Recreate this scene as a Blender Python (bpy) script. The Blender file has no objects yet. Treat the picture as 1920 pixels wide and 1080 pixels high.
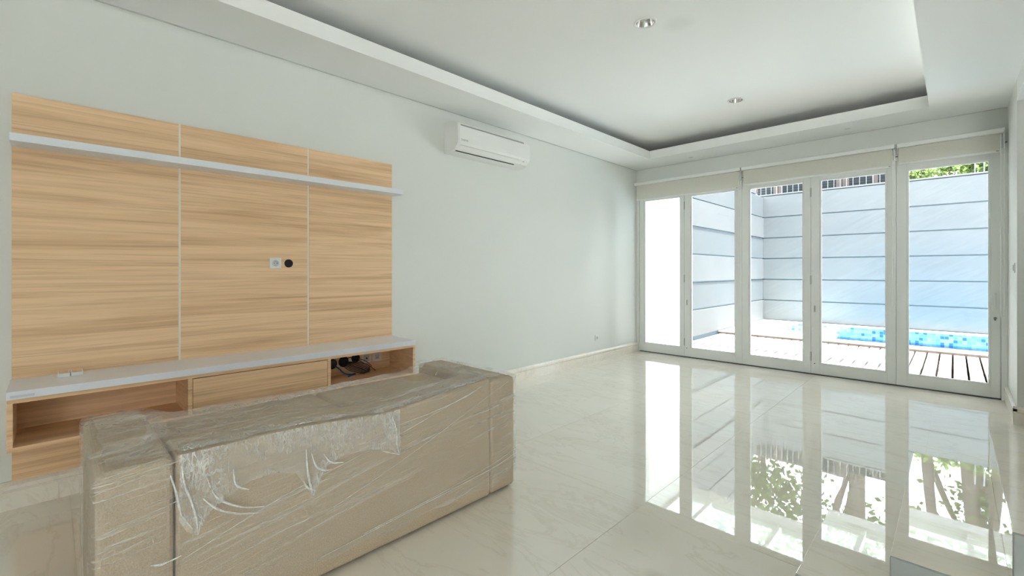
import bpy, bmesh, math, random
from mathutils import Vector, Matrix, noise
random.seed(7)
PI = math.pi
sc = bpy.context.scene
C = sc.collection

# ------------------------------------------------------------------ camera
F_PX, YAW, HORIZON = 846.5, math.radians(44.4), 508.0
cam_d = bpy.data.cameras.new('camera')
cam = bpy.data.objects.new('camera', cam_d); C.objects.link(cam)
cam.location = (0, 0, 1.26)
cam.rotation_euler = (PI / 2, 0, YAW)
cam_d.sensor_width = 36.0
cam_d.lens = 36.0 * F_PX / 1920.0
cam_d.shift_y = -(540.0 - HORIZON) / 1920.0
cam_d.clip_start = 0.02
sc.camera = cam

# ------------------------------------------------------------------ sky, sun, exposure
world = bpy.data.worlds.new('sky'); sc.world = world
world.use_nodes = True
wn = world.node_tree.nodes
wn['Background'].inputs['Color'].default_value = (0.94, 0.965, 1.0, 1)
wn['Background'].inputs['Strength'].default_value = 4.6
sun_d = bpy.data.lights.new('sun', 'SUN'); sun_d.energy = 27.0; sun_d.angle = math.radians(3)
sun_d.color = (1.0, 0.98, 0.95)
sun = bpy.data.objects.new('sun', sun_d); C.objects.link(sun)
sun.rotation_euler = Vector((-0.16, -0.012, -1.0)).to_track_quat('-Z', 'Y').to_euler()
sc.view_settings.view_transform = 'Standard'
sc.view_settings.look = 'None'
sc.view_settings.gamma = 1.0
sc.view_settings.use_curve_mapping = False
sc.view_settings.exposure = 1.06
sc.cycles.use_denoising = True
sc.cycles.max_bounces = 10
sc.cycles.diffuse_bounces = 6
sc.cycles.transparent_max_bounces = 16
sc.cycles.caustics_reflective = True
sc.cycles.caustics_refractive = False
sc.cycles.sample_clamp_indirect = 6.0

# ------------------------------------------------------------------ materials
def srgb(r, g, b):
    f = lambda c: (c / 255 / 12.92) if c / 255 <= 0.04045 else ((c / 255 + 0.055) / 1.055) ** 2.4
    return (f(r), f(g), f(b), 1)

class NT:
    def __init__(s, name):
        s.m = bpy.data.materials.new(name); s.m.use_nodes = True
        s.t = s.m.node_tree; s.n = s.t.nodes; s.b = s.n['Principled BSDF']; s.out = s.n['Material Output']
    def add(s, typ, **kw):
        n = s.n.new(typ)
        for k, v in kw.items():
            if k in n.inputs: n.inputs[k].default_value = v
            else: setattr(n, k, v)
        return n
    def link(s, a, b): s.t.links.new(a, b)
    def pos(s, scale=(1, 1, 1), rot=(0, 0, 0), jitter=0.0, shear=0.0):
        if shear:      # z measured along lines that climb with y
            g = s.n.new('ShaderNodeNewGeometry'); sp = s.n.new('ShaderNodeSeparateXYZ'); s.link(g.outputs['Position'], sp.inputs[0])
            ma = s.n.new('ShaderNodeMath'); ma.operation = 'MULTIPLY_ADD'; s.link(sp.outputs['Y'], ma.inputs[0]); ma.inputs[1].default_value = -shear; s.link(sp.outputs['Z'], ma.inputs[2])
            cb = s.n.new('ShaderNodeCombineXYZ'); s.link(sp.outputs['X'], cb.inputs[0]); s.link(sp.outputs['Y'], cb.inputs[1]); s.link(ma.outputs[0], cb.inputs[2])
            mp = s.n.new('ShaderNodeMapping'); mp.inputs['Scale'].default_value = scale; s.link(cb.outputs[0], mp.inputs['Vector'])
            return mp.outputs['Vector']
        g = s.n.new('ShaderNodeNewGeometry'); mp = s.n.new('ShaderNodeMapping')
        mp.inputs['Scale'].default_value = scale; mp.inputs['Rotation'].default_value = rot
        if jitter:
            oi = s.n.new('ShaderNodeObjectInfo'); mul = s.n.new('ShaderNodeVectorMath'); mul.operation = 'MULTIPLY_ADD'
            s.link(oi.outputs['Random'], mul.inputs[0]); mul.inputs[1].default_value = (jitter, jitter * 1.7, jitter * 0.6)
            s.link(g.outputs['Position'], mul.inputs[2]); s.link(mul.outputs[0], mp.inputs['Vector'])
        else:
            s.link(g.outputs['Position'], mp.inputs['Vector'])
        return mp.outputs['Vector']
    def ramp(s, fac, stops):
        r = s.n.new('ShaderNodeValToRGB'); el = r.color_ramp.elements
        while len(el) < len(stops): el.new(0.5)
        for e, (p, c) in zip(el, stops):
            e.position = p; e.color = c if len(c) == 4 else (*c, 1)
        s.link(fac, r.inputs['Fac']); return r.outputs['Color']
    def noise(s, vec, scale, detail=4, rough=0.55, dist=0.0):
        n = s.n.new('ShaderNodeTexNoise'); n.inputs['Scale'].default_value = scale
        n.inputs['Detail'].default_value = detail; n.inputs['Roughness'].default_value = rough; n.inputs['Distortion'].default_value = dist
        if vec is not None: s.link(vec, n.inputs['Vector'])
        return n.outputs['Fac']
    def bump(s, h, strength, dist=0.002):
        b = s.n.new('ShaderNodeBump'); b.inputs['Strength'].default_value = strength; b.inputs['Distance'].default_value = dist
        s.link(h, b.inputs['Height']); s.link(b.outputs['Normal'], s.b.inputs['Normal']); return b
    def mixc(s, fac, a, b, blend='MIX'):
        m = s.n.new('ShaderNodeMix'); m.data_type = 'RGBA'; m.blend_type = blend
        for key, v in ((0, fac), (6, a), (7, b)):
            if hasattr(v, 'is_output'): s.link(v, m.inputs[key])
            else: m.inputs[key].default_value = v
        return m.outputs[2]

def plain(name, col, rough=0.5, spec=0.5, metal=0.0, var=0.03, scale=6.0, bump=0.0, ior=1.5):
    t = NT(name); c = col if len(col) == 4 else (*col, 1)
    n = t.noise(t.pos(), scale, 5)
    lo = tuple(max(0, x * (1 - var)) for x in c[:3]) + (1,); hi = tuple(min(1, x * (1 + var)) for x in c[:3]) + (1,)
    t.link(t.ramp(n, [(0.3, lo), (0.7, hi)]), t.b.inputs['Base Color'])
    t.b.inputs['Roughness'].default_value = rough; t.b.inputs['Specular IOR Level'].default_value = spec
    t.b.inputs['Metallic'].default_value = metal; t.b.inputs['IOR'].default_value = ior
    if bump: t.bump(t.noise(t.pos(), 180, 3), bump, 0.001)
    return t.m

M = {}
M['wall'] = plain('wall_paint', (0.745, 0.765, 0.735), 0.6, 0.3, var=0.012, scale=1.5, bump=0.05)
M['trim_white'] = plain('white_frame_paint', (0.855, 0.87, 0.85), 0.35, 0.45, var=0.01)
M['plastic'] = plain('white_plastic', (0.80, 0.81, 0.79), 0.3, 0.5, var=0.008)
M['plastic_grey'] = plain('grey_plastic', (0.30, 0.31, 0.30), 0.4)
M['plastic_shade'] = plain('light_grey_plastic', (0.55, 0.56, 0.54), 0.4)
M['black'] = plain('black_rubber', (0.018, 0.018, 0.02), 0.45)
M['dark_track'] = plain('dark_track', (0.02, 0.025, 0.022), 0.6)
M['blue_cable'] = plain('blue_cable', (0.03, 0.16, 0.42), 0.45)
M['hinge'] = plain('hinge_steel', (0.50, 0.52, 0.50), 0.35, metal=0.6)
M['chrome'] = plain('brushed_chrome', (0.75, 0.76, 0.76), 0.15, metal=1.0, var=0.02)
M['counter'] = plain('white_gloss_laminate', (0.78, 0.82, 0.89), 0.22, 0.35, var=0.008)
M['shelfwhite'] = plain('white_satin_laminate', (0.78, 0.82, 0.88), 0.3, 0.4, var=0.008)
M['inlay'] = plain('cream_inlay', (0.80, 0.80, 0.72), 0.4, var=0.01)
M['grey_side'] = plain('grey_stone_side', (0.30, 0.325, 0.315), 0.45, var=0.05, scale=20)
M['whitewash'] = plain('white_render', (0.55, 0.545, 0.53), 0.8, 0.2, var=0.015)
M['coping'] = plain('pale_coping_stone', (0.45, 0.44, 0.42), 0.6, var=0.04)
M['riser'] = plain('brown_riser_stone', (0.085, 0.07, 0.06), 0.8, var=0.15, scale=9)
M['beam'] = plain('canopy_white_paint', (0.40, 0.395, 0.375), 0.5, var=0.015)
M['bark'] = plain('bark', (0.10, 0.085, 0.075), 0.9, 0.2, var=0.4, scale=14, bump=0.6)
M['fence_brown'] = plain('weathered_fence_board', (0.10, 0.085, 0.08), 0.85, 0.2, var=0.18, scale=12)
M['fence_slat'] = plain('dark_louvre', (0.05, 0.062, 0.07), 0.7, 0.3, var=0.1)
M['fence_wire'] = plain('pale_fence_rod', (0.22, 0.24, 0.26), 0.5, var=0.05)
M['soil'] = plain('ground_gravel', (0.46, 0.46, 0.44), 0.95, 0.1, var=0.2, scale=3)
M['ring'] = plain('downlight_trim', (0.78, 0.79, 0.78), 0.35, var=0.01)
M['text'] = plain('grey_print', (0.33, 0.35, 0.34), 0.5)
M['sticker'] = plain('clear_sticker', (0.60, 0.63, 0.69), 0.3)
M['grout'] = plain('floor_grout', (0.48, 0.44, 0.36), 0.8)
M['deck_gap'] = plain('deck_underlay', (0.012, 0.009, 0.008), 0.95, 0.0)
M['gap'] = plain('dark_gap', (0.05, 0.04, 0.035), 0.9)

def ceiling_mat():
    t = NT('ceiling_paint')
    n = t.noise(t.pos(), 1.2, 4)
    base = t.ramp(n, [(0.3, (0.865, 0.88, 0.87)), (0.7, (0.88, 0.895, 0.885))])
    g = t.add('ShaderNodeNewGeometry'); d = t.add('ShaderNodeVectorMath', operation='DISTANCE')
    t.link(g.outputs['Position'], d.inputs[0]); d.inputs[1].default_value = (-1.436, 3.2, 3.06)
    st = t.ramp(d.outputs['Value'], [(0.05, (1, 1, 1)), (0.13, (0, 0, 0))])     # round water stain
    t.link(t.mixc(st, base, (0.80, 0.82, 0.80, 1)), t.b.inputs['Base Color'])
    t.b.inputs['Roughness'].default_value = 0.65; t.b.inputs['Specular IOR Level'].default_value = 0.25
    return t.m
M['ceiling'] = ceiling_mat()

def wood_mat(name, tint=1.0):
    t = NT(name)
    v1 = t.pos((1.0, 0.17, 5.0), jitter=0.4)
    v2 = t.pos((3.0, 0.55, 38.0), jitter=0.4)
    a = t.noise(v1, 2.6, 5, 0.6, 0.9); b = t.noise(v2, 2.2, 5, 0.62, 0.5)
    ca = t.ramp(a, [(0.30, (0.53 * tint, 0.335 * tint, 0.185 * tint)), (0.44, (0.655 * tint, 0.445 * tint, 0.265 * tint)),
                    (0.56, (0.735 * tint, 0.52 * tint, 0.325 * tint)), (0.72, (0.64 * tint, 0.43 * tint, 0.255 * tint))])
    cb = t.ramp(b, [(0.30, (0.74, 0.70, 0.66)), (0.52, (1, 1, 1)), (0.75, (1.0, 1.0, 1.0))])
    t.link(t.mixc(0.75, ca, cb, 'MULTIPLY'), t.b.inputs['Base Color'])
    t.b.inputs['Roughness'].default_value = 0.45; t.b.inputs['Specular IOR Level'].default_value = 0.35
    t.bump(b, 0.12, 0.001)
    return t.m
M['wood'] = wood_mat('oak_laminate', 1.22)

def marble_mat(name, jitter, gloss):
    t = NT(name)
    v = t.pos((1, 1, 1), (0, 0, 0.5), jitter)
    v2 = t.pos((0.6, 2.2, 1), (0, 0, 0.35), jitter)
    big = t.noise(v, 1.1, 6, 0.6, 0.6); vein = t.noise(v2, 1.6, 9, 0.62, 1.4); fine = t.noise(v, 9.0, 6, 0.65, 0.5)
    base = t.ramp(big, [(0.30, (0.80, 0.735, 0.635)), (0.5, (0.84, 0.79, 0.70)), (0.72, (0.865, 0.83, 0.76))])
    vm = t.ramp(vein, [(0.475, (0, 0, 0)), (0.5, (1, 1, 1)), (0.525, (0, 0, 0))])
    vf = t.ramp(fine, [(0.4, (0, 0, 0)), (0.75, (0.5, 0.5, 0.5))])
    c = t.mixc(vf, base, (0.80, 0.775, 0.70, 1))
    k = t.add('ShaderNodeMath', operation='MULTIPLY'); t.link(vm, k.inputs[0]); k.inputs[1].default_value = 0.2
    c = t.mixc(k.outputs[0], c, (0.52, 0.43, 0.29, 1))
    if not gloss:
        t.link(c, t.b.inputs['Base Color']); t.b.inputs['Roughness'].default_value = 0.22
        return t.m
    d = t.add('ShaderNodeBsdfDiffuse'); t.link(c, d.inputs['Color'])
    g = t.add('ShaderNodeBsdfGlossy'); g.inputs['Roughness'].default_value = 0.012; g.inputs['Color'].default_value = (0.97, 0.99, 0.98, 1)
    wob = t.noise(v, 2.5, 1)
    bp = t.add('ShaderNodeBump'); bp.inputs['Strength'].default_value = 0.05; bp.inputs['Distance'].default_value = 0.004
    t.link(wob, bp.inputs['Height']); t.link(bp.outputs['Normal'], g.inputs['Normal'])
    fr = t.add('ShaderNodeFresnel'); fr.inputs['IOR'].default_value = gloss
    mx = t.add('ShaderNodeMixShader'); t.link(fr.outputs[0], mx.inputs[0]); t.link(d.outputs[0], mx.inputs[1]); t.link(g.outputs[0], mx.inputs[2])
    t.link(mx.outputs[0], t.out.inputs['Surface'])
    return t.m
M['marble'] = marble_mat('polished_cream_marble', 9.0, 3.1)
M['marble_tread'] = marble_mat('polished_pale_marble', 3.0, 3.1)
M['marble_base'] = marble_mat('baseboard_marble', 5.0, 0)

def fabric_mat():
    t = NT('taupe_upholstery')
    n = t.noise(t.pos((1, 1, 1)), 240, 2); n2 = t.noise(t.pos(), 3, 4)
    c = t.ramp(n, [(0.3, (0.42, 0.335, 0.24)), (0.7, (0.58, 0.475, 0.345))])
    c2 = t.ramp(n2, [(0.3, (0.92, 0.92, 0.92)), (0.7, (1, 1, 1))])
    t.link(t.mixc(1.0, c, c2, 'MULTIPLY'), t.b.inputs['Base Color'])
    t.b.inputs['Roughness'].default_value = 0.9; t.b.inputs['Specular IOR Level'].default_value = 0.15
    t.bump(n, 0.25, 0.001)
    return t.m
M['fabric'] = fabric_mat()

def film_mat(name, lo, hi, stretch=True, rel=0.5):  # white haze and streaks: crease whitening, also painted in for missing highlights
    t = NT(name)
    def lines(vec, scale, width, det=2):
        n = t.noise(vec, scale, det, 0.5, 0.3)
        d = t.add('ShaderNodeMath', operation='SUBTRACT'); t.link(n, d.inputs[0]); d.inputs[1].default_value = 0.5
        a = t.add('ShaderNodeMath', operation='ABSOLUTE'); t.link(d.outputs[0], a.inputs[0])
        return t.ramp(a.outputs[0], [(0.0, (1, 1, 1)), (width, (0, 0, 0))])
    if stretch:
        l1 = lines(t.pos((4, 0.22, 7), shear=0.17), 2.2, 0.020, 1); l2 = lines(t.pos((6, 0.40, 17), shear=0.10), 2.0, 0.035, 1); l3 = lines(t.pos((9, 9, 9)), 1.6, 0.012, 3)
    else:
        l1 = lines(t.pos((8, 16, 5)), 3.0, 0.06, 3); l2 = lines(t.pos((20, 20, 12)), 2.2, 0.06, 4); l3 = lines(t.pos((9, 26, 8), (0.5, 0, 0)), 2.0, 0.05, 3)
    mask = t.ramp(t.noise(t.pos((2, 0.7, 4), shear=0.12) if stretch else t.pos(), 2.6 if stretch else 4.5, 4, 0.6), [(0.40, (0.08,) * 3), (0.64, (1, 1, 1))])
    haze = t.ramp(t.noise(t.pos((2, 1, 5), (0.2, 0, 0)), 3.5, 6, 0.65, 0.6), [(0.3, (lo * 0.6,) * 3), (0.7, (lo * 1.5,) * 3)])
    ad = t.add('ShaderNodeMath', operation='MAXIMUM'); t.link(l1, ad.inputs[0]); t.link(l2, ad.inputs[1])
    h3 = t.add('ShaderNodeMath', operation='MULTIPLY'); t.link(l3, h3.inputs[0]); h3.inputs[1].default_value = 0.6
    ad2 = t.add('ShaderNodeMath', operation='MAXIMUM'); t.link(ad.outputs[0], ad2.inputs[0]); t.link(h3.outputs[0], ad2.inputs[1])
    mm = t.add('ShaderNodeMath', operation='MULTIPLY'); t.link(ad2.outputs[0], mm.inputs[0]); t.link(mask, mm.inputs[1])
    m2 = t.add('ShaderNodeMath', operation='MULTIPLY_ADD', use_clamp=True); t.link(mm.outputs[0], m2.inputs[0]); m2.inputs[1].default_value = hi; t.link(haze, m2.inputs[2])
    bp = t.add('ShaderNodeBump'); bp.inputs['Strength'].default_value = 0.12 if stretch else rel; bp.inputs['Distance'].default_value = 0.005
    t.link(mm.outputs[0], bp.inputs['Height'])
    t.b.inputs['Base Color'].default_value = (0.92, 0.93, 0.92, 1); t.b.inputs['Roughness'].default_value = 0.22
    t.b.inputs['Specular IOR Level'].default_value = 0.6
    t.link(bp.outputs['Normal'], t.b.inputs['Normal'])
    tr = t.add('ShaderNodeBsdfTransparent'); tr.inputs['Color'].default_value = (0.985, 0.985, 0.98, 1)
    ms = t.add('ShaderNodeMixShader'); t.link(m2.outputs[0], ms.inputs[0]); t.link(tr.outputs[0], ms.inputs[1]); t.link(t.b.outputs[0], ms.inputs[2])
    t.link(ms.outputs[0], t.out.inputs['Surface'])
    return t.m
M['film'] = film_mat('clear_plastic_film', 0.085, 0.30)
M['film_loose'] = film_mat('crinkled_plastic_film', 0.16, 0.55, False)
M['film_top'] = film_mat('lightening_film', 0.12, 0.30, True)  # extra haze that lightens the sofa top
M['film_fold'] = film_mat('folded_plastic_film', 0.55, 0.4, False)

def glass_mat(name, tint, refl=1.45):
    t = NT(name)
    tr = t.add('ShaderNodeBsdfTransparent'); tr.inputs['Color'].default_value = (*tint, 1)
    gl = t.add('ShaderNodeBsdfGlossy'); gl.inputs['Roughness'].default_value = 0.02
    fr = t.add('ShaderNodeFresnel'); fr.inputs['IOR'].default_value = refl
    n = t.noise(t.pos(), 0.8, 2); bp = t.add('ShaderNodeBump'); bp.inputs['Strength'].default_value = 0.02; t.link(n, bp.inputs['Height'])
    t.link(bp.outputs['Normal'], gl.inputs['Normal'])
    ms = t.add('ShaderNodeMixShader'); t.link(fr.outputs[0], ms.inputs[0]); t.link(tr.outputs[0], ms.inputs[1]); t.link(gl.outputs[0], ms.inputs[2])
    t.link(ms.outputs[0], t.out.inputs['Surface'])
    return t.m
M['glass'] = glass_mat('door_glass', (0.97, 0.985, 0.98), 1.3)

def frosted_mat():
    t = NT('frosted_roof_glass')
    n = t.noise(t.pos(), 6, 5, 0.6)
    col = t.ramp(n, [(0.35, (0.78, 0.86, 0.84)), (0.7, (0.93, 0.96, 0.96))])
    tl = t.add('ShaderNodeBsdfTranslucent'); t.link(col, tl.inputs['Color'])
    tr = t.add('ShaderNodeBsdfTransparent'); tr.inputs['Color'].default_value = (0.9, 0.95, 0.95, 1)
    fac = t.ramp(n, [(0.35, (0.03,) * 3), (0.65, (0.09,) * 3)])
    ms = t.add('ShaderNodeMixShader'); t.link(fac, ms.inputs[0]); t.link(tr.outputs[0], ms.inputs[1]); t.link(tl.outputs[0], ms.inputs[2])
    t.link(ms.outputs[0], t.out.inputs['Surface'])
    return t.m
M['frosted'] = frosted_mat()

def blind_mat():
    t = NT('cream_blind_fabric')
    n = t.noise(t.pos((1, 1, 1)), 300, 2)
    col = t.ramp(n, [(0.3, (0.80, 0.79, 0.72)), (0.7, (0.88, 0.87, 0.80))])
    df = t.add('ShaderNodeBsdfDiffuse'); t.link(col, df.inputs['Color'])
    tl = t.add('ShaderNodeBsdfTranslucent'); t.link(col, tl.inputs['Color'])
    ms = t.add('ShaderNodeMixShader'); ms.inputs[0].default_value = 0.28
    t.link(df.outputs[0], ms.inputs[1]); t.link(tl.outputs[0], ms.inputs[2]); t.link(ms.outputs[0], t.out.inputs['Surface'])
    return t.m
M['blind'] = blind_mat()

def stone_mat(name, a, b, ang):
    t = NT(name)
    v = t.pos((1.0, 1.0, 1.0), (0, ang, 0) if name.startswith('pool_back') else (ang, 0, 0))
    mp = t.add('ShaderNodeMapping'); mp.inputs['Scale'].default_value = (0.7, 0.7, 9); t.link(v, mp.inputs['Vector'])
    n = t.noise(mp.outputs[0], 2.0, 7, 0.65, 0.4); n2 = t.noise(t.pos(), 1.6, 5)
    c = t.ramp(n, [(0.3, a), (0.7, b)]); c2 = t.ramp(n2, [(0.3, (0.90, 0.93, 0.95)), (0.7, (1, 1, 1))])
    t.link(t.mixc(1.0, c, c2, 'MULTIPLY'), t.b.inputs['Base Color'])
    t.b.inputs['Roughness'].default_value = 0.7; t.b.inputs['Specular IOR Level'].default_value = 0.25
    t.bump(n, 0.03, 0.003)
    return t.m
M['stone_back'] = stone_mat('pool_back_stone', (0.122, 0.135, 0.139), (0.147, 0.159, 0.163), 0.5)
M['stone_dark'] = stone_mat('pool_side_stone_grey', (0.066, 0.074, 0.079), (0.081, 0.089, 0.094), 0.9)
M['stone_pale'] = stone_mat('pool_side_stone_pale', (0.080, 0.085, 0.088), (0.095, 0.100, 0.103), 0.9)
M['stone_joint'] = plain('wall_joint', (0.13, 0.18, 0.21), 0.8)

def deck_mat():
    t = NT('pale_deck_board')
    n = t.noise(t.pos((30, 1, 30), jitter=3), 2.0, 5)
    t.link(t.ramp(n, [(0.3, (0.29, 0.265, 0.25)), (0.7, (0.34, 0.31, 0.295))]), t.b.inputs['Base Color'])
    t.b.inputs['Roughness'].default_value = 0.6
    return t.m
M['deck'] = deck_mat()

def mosaic_mat(name, white=False):
    t = NT(name)
    g = t.add('ShaderNodeNewGeometry')
    sn = t.add('ShaderNodeVectorMath', operation='SNAP'); sn.inputs[1].default_value = (0.065, 0.065, 0.065)
    off = t.add('ShaderNodeVectorMath', operation='ADD'); off.inputs[1].default_value = (0.013, 0.017, 0.019)
    t.link(g.outputs['Position'], off.inputs[0]); t.link(off.outputs[0], sn.inputs[0])
    wn_ = t.add('ShaderNodeTexWhiteNoise', noise_dimensions='3D'); t.link(sn.outputs[0], wn_.inputs['Vector'])
    if white: stops = [(0, (0.80, 0.80, 0.78)), (1, (0.86, 0.86, 0.85))]
    else: stops = [(0.0, (0.03, 0.10, 0.26)), (0.15, (0.10, 0.22, 0.37)), (0.4, (0.14, 0.26, 0.38)), (0.65, (0.19, 0.30, 0.40)), (0.85, (0.12, 0.23, 0.37)), (1.0, (0.12, 0.28, 0.43))]
    col = t.ramp(wn_.outputs['Value'], stops)
    if not white: col.node.color_ramp.interpolation = 'CONSTANT'
    fr = t.add('ShaderNodeVectorMath', operation='FRACTION'); sc_ = t.add('ShaderNodeVectorMath', operation='SCALE'); sc_.inputs['Scale'].default_value = 1 / 0.065
    t.link(off.outputs[0], sc_.inputs[0]); t.link(sc_.outputs[0], fr.inputs[0])
    t.link(col, t.b.inputs['Base Color'])
    sx = t.add('ShaderNodeSeparateXYZ'); t.link(fr.outputs[0], sx.inputs[0])
    j = t.ramp(sx.outputs['X'], [(0.0, (1, 1, 1)), (0.08, (0, 0, 0))]); k = t.ramp(sx.outputs['Z'], [(0.0, (1, 1, 1)), (0.08, (0, 0, 0))])
    mxx = t.add('ShaderNodeMath', operation='MAXIMUM'); t.link(j, mxx.inputs[0]); t.link(k, mxx.inputs[1])
    t.link(t.mixc(mxx.outputs[0], col, (0.25, 0.36, 0.45, 1)), t.b.inputs['Base Color'])
    t.b.inputs['Roughness'].default_value = 0.15
    return t.m
M['mosaic'] = mosaic_mat('blue_pool_mosaic'); M['mosaic_white'] = mosaic_mat('white_pool_tile', True)

def water_mat():
    t = NT('pool_water')
    tr = t.add('ShaderNodeBsdfTransparent'); tr.inputs['Color'].default_value = (0.42, 0.78, 0.95, 1)
    gl = t.add('ShaderNodeBsdfGlossy'); gl.inputs['Roughness'].default_value = 0.03
    n = t.noise(t.pos(), 5, 3); bp = t.add('ShaderNodeBump'); bp.inputs['Strength'].default_value = 0.25; bp.inputs['Distance'].default_value = 0.03
    t.link(n, bp.inputs['Height']); t.link(bp.outputs['Normal'], gl.inputs['Normal'])
    fr = t.add('ShaderNodeFresnel'); fr.inputs['IOR'].default_value = 1.33
    ms = t.add('ShaderNodeMixShader'); t.link(fr.outputs[0], ms.inputs[0]); t.link(tr.outputs[0], ms.inputs[1]); t.link(gl.outputs[0], ms.inputs[2])
    t.link(ms.outputs[0], t.out.inputs['Surface'])
    return t.m
M['water'] = water_mat()

def leaf_mat(name, a, b):
    t = NT(name)
    n = t.noise(t.pos(), 7, 3); col = t.ramp(n, [(0.3, a), (0.7, b)])
    df = t.add('ShaderNodeBsdfDiffuse'); t.link(col, df.inputs['Color'])
    tl = t.add('ShaderNodeBsdfTranslucent'); t.link(col, tl.inputs['Color'])
    ms = t.add('ShaderNodeMixShader'); ms.inputs[0].default_value = 0.45
    t.link(df.outputs[0], ms.inputs[1]); t.link(tl.outputs[0], ms.inputs[2]); t.link(ms.outputs[0], t.out.inputs['Surface'])
    return t.m
M['leaf'] = leaf_mat('tree_leaf', (0.055, 0.085, 0.028), (0.10, 0.14, 0.05))
M['leaf_bright'] = leaf_mat('shrub_leaf', (0.11, 0.17, 0.05), (0.20, 0.27, 0.10))

# ------------------------------------------------------------------ helpers
def tag(o, label=None, cat=None, group=None, kind=None):
    if label: o['label'] = label
    if cat: o['category'] = cat
    if group: o['group'] = group
    if kind: o['kind'] = kind
    return o
def empty(name, loc=(0, 0, 0), label=None, cat=None, group=None, kind=None):
    o = bpy.data.objects.new(name, None); C.objects.link(o); o.location = loc; o.empty_display_size = 0.1
    return tag(o, label, cat, group, kind)
def obj(name, bm, mat, parent=None, smooth=False):
    me = bpy.data.meshes.new(name); bm.to_mesh(me); bm.free()
    if smooth:
        for p in me.polygons: p.use_smooth = True
    return link(name, me, mat, parent)
def link(name, me, mat, parent=None):
    o = bpy.data.objects.new(name, me); C.objects.link(o)
    if mat is not None and not me.materials: me.materials.append(M[mat])
    if parent is not None:
        o.parent = parent
        base = parent
        while base.parent: base = base.parent
        if base.type == 'EMPTY':       # meshes are written in world coordinates; keep them there
            me.transform(Matrix.Translation(-base.location))
    return o
def abox(bm, x0, x1, y0, y1, z0, z1):
    v = [bm.verts.new(p) for p in ((x0, y0, z0), (x1, y0, z0), (x1, y1, z0), (x0, y1, z0), (x0, y0, z1), (x1, y0, z1), (x1, y1, z1), (x0, y1, z1))]
    for f in ((3, 2, 1, 0), (4, 5, 6, 7), (0, 1, 5, 4), (1, 2, 6, 5), (2, 3, 7, 6), (3, 0, 4, 7)): bm.faces.new([v[i] for i in f])
    return v
def bx(*boxes, bevel=0.0, seg=2):
    bm = bmesh.new()
    for b in boxes: abox(bm, *b)
    if bevel: bmesh.ops.bevel(bm, geom=bm.edges[:], offset=bevel, segments=seg, profile=0.5, affect='EDGES', clamp_overlap=True)
    return bm
def box(name, mat, b, parent=None, bevel=0.0, seg=2):
    return obj(name, bx(b, bevel=bevel, seg=seg), mat, parent)
def tube(pts, r, n=8, cap=True, bm=None):
    bm = bm or bmesh.new(); rings = []
    pts = [Vector(p) for p in pts]
    for i, p in enumerate(pts):
        d = (pts[min(i + 1, len(pts) - 1)] - pts[max(i - 1, 0)]).normalized()
        a = d.cross(Vector((0, 0, 1)) if abs(d.z) < 0.95 else Vector((1, 0, 0))).normalized(); b = d.cross(a)
        rr = r[i] if isinstance(r, (list, tuple)) else r
        rings.append([bm.verts.new(p + rr * (math.cos(2 * PI * k / n) * a + math.sin(2 * PI * k / n) * b)) for k in range(n)])
    for A, B in zip(rings, rings[1:]):
        for k in range(n): bm.faces.new((A[k], A[(k + 1) % n], B[(k + 1) % n], B[k]))
    if cap: bm.faces.new(rings[0][::-1]); bm.faces.new(rings[-1])
    return bm
def spline(pts, n=6):
    pts = [Vector(p) for p in pts]; out = []
    for i in range(len(pts) - 1):
        p0, p1, p2, p3 = pts[max(i - 1, 0)], pts[i], pts[i + 1], pts[min(i + 2, len(pts) - 1)]
        for k in range(n):
            t = k / n
            out.append(0.5 * ((2 * p1) + (p2 - p0) * t + (2 * p0 - 5 * p1 + 4 * p2 - p3) * t * t + (3 * p1 - p0 - 3 * p2 + p3) * t ** 3))
    return out + [pts[-1]]
def lathe(prof, n=32, axis='z', at=(0, 0, 0), bm=None):
    bm = bm or bmesh.new(); rings = []
    for r, h in prof:
        ring = []
        for k in range(n):
            c, s = r * math.cos(2 * PI * k / n), r * math.sin(2 * PI * k / n)
            p = (c, s, h) if axis == 'z' else ((h, c, s) if axis == 'x' else (c, h, s))
            ring.append(bm.verts.new(Vector(at) + Vector(p)))
        rings.append(ring)
    for A, B in zip(rings, rings[1:]):
        for k in range(n): bm.faces.new((A[k], A[(k + 1) % n], B[(k + 1) % n], B[k]))
    return bm
def prism(poly, axis, a0, a1, cap=True):
    """poly of (p,q) extruded along axis x (p=y,q=z) or y (p=x,q=z)"""
    bm = bmesh.new()
    mk = (lambda p, q, a: (a, p, q)) if axis == 'x' else (lambda p, q, a: (p, a, q))
    A = [bm.verts.new(mk(p, q, a0)) for p, q in poly]; B = [bm.verts.new(mk(p, q, a1)) for p, q in poly]
    n = len(poly)
    for k in range(n): bm.faces.new((A[k], A[(k + 1) % n], B[(k + 1) % n], B[k]))
    if cap: bm.faces.new(A[::-1]); bm.faces.new(B)
    bmesh.ops.recalc_face_normals(bm, faces=bm.faces[:])
    return bm
def struct(name, bm, mat, label=None, cat=None, parent=None):
    o = obj(name, bm, mat, parent)
    if parent is None: tag(o, label, cat, kind='structure')
    return o

XL, XR, YW, YR = -3.574, 0.37, 6.453, -3.0        # left wall, right wall, window wall, rear wall
ZC, ZT = 2.84, 3.06                               # lower ceiling border, upper ceiling
XE = 3.5                                          # far side of the stair hall
YP = 5.56                                         # face of the wall pier at the stair hall

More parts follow.
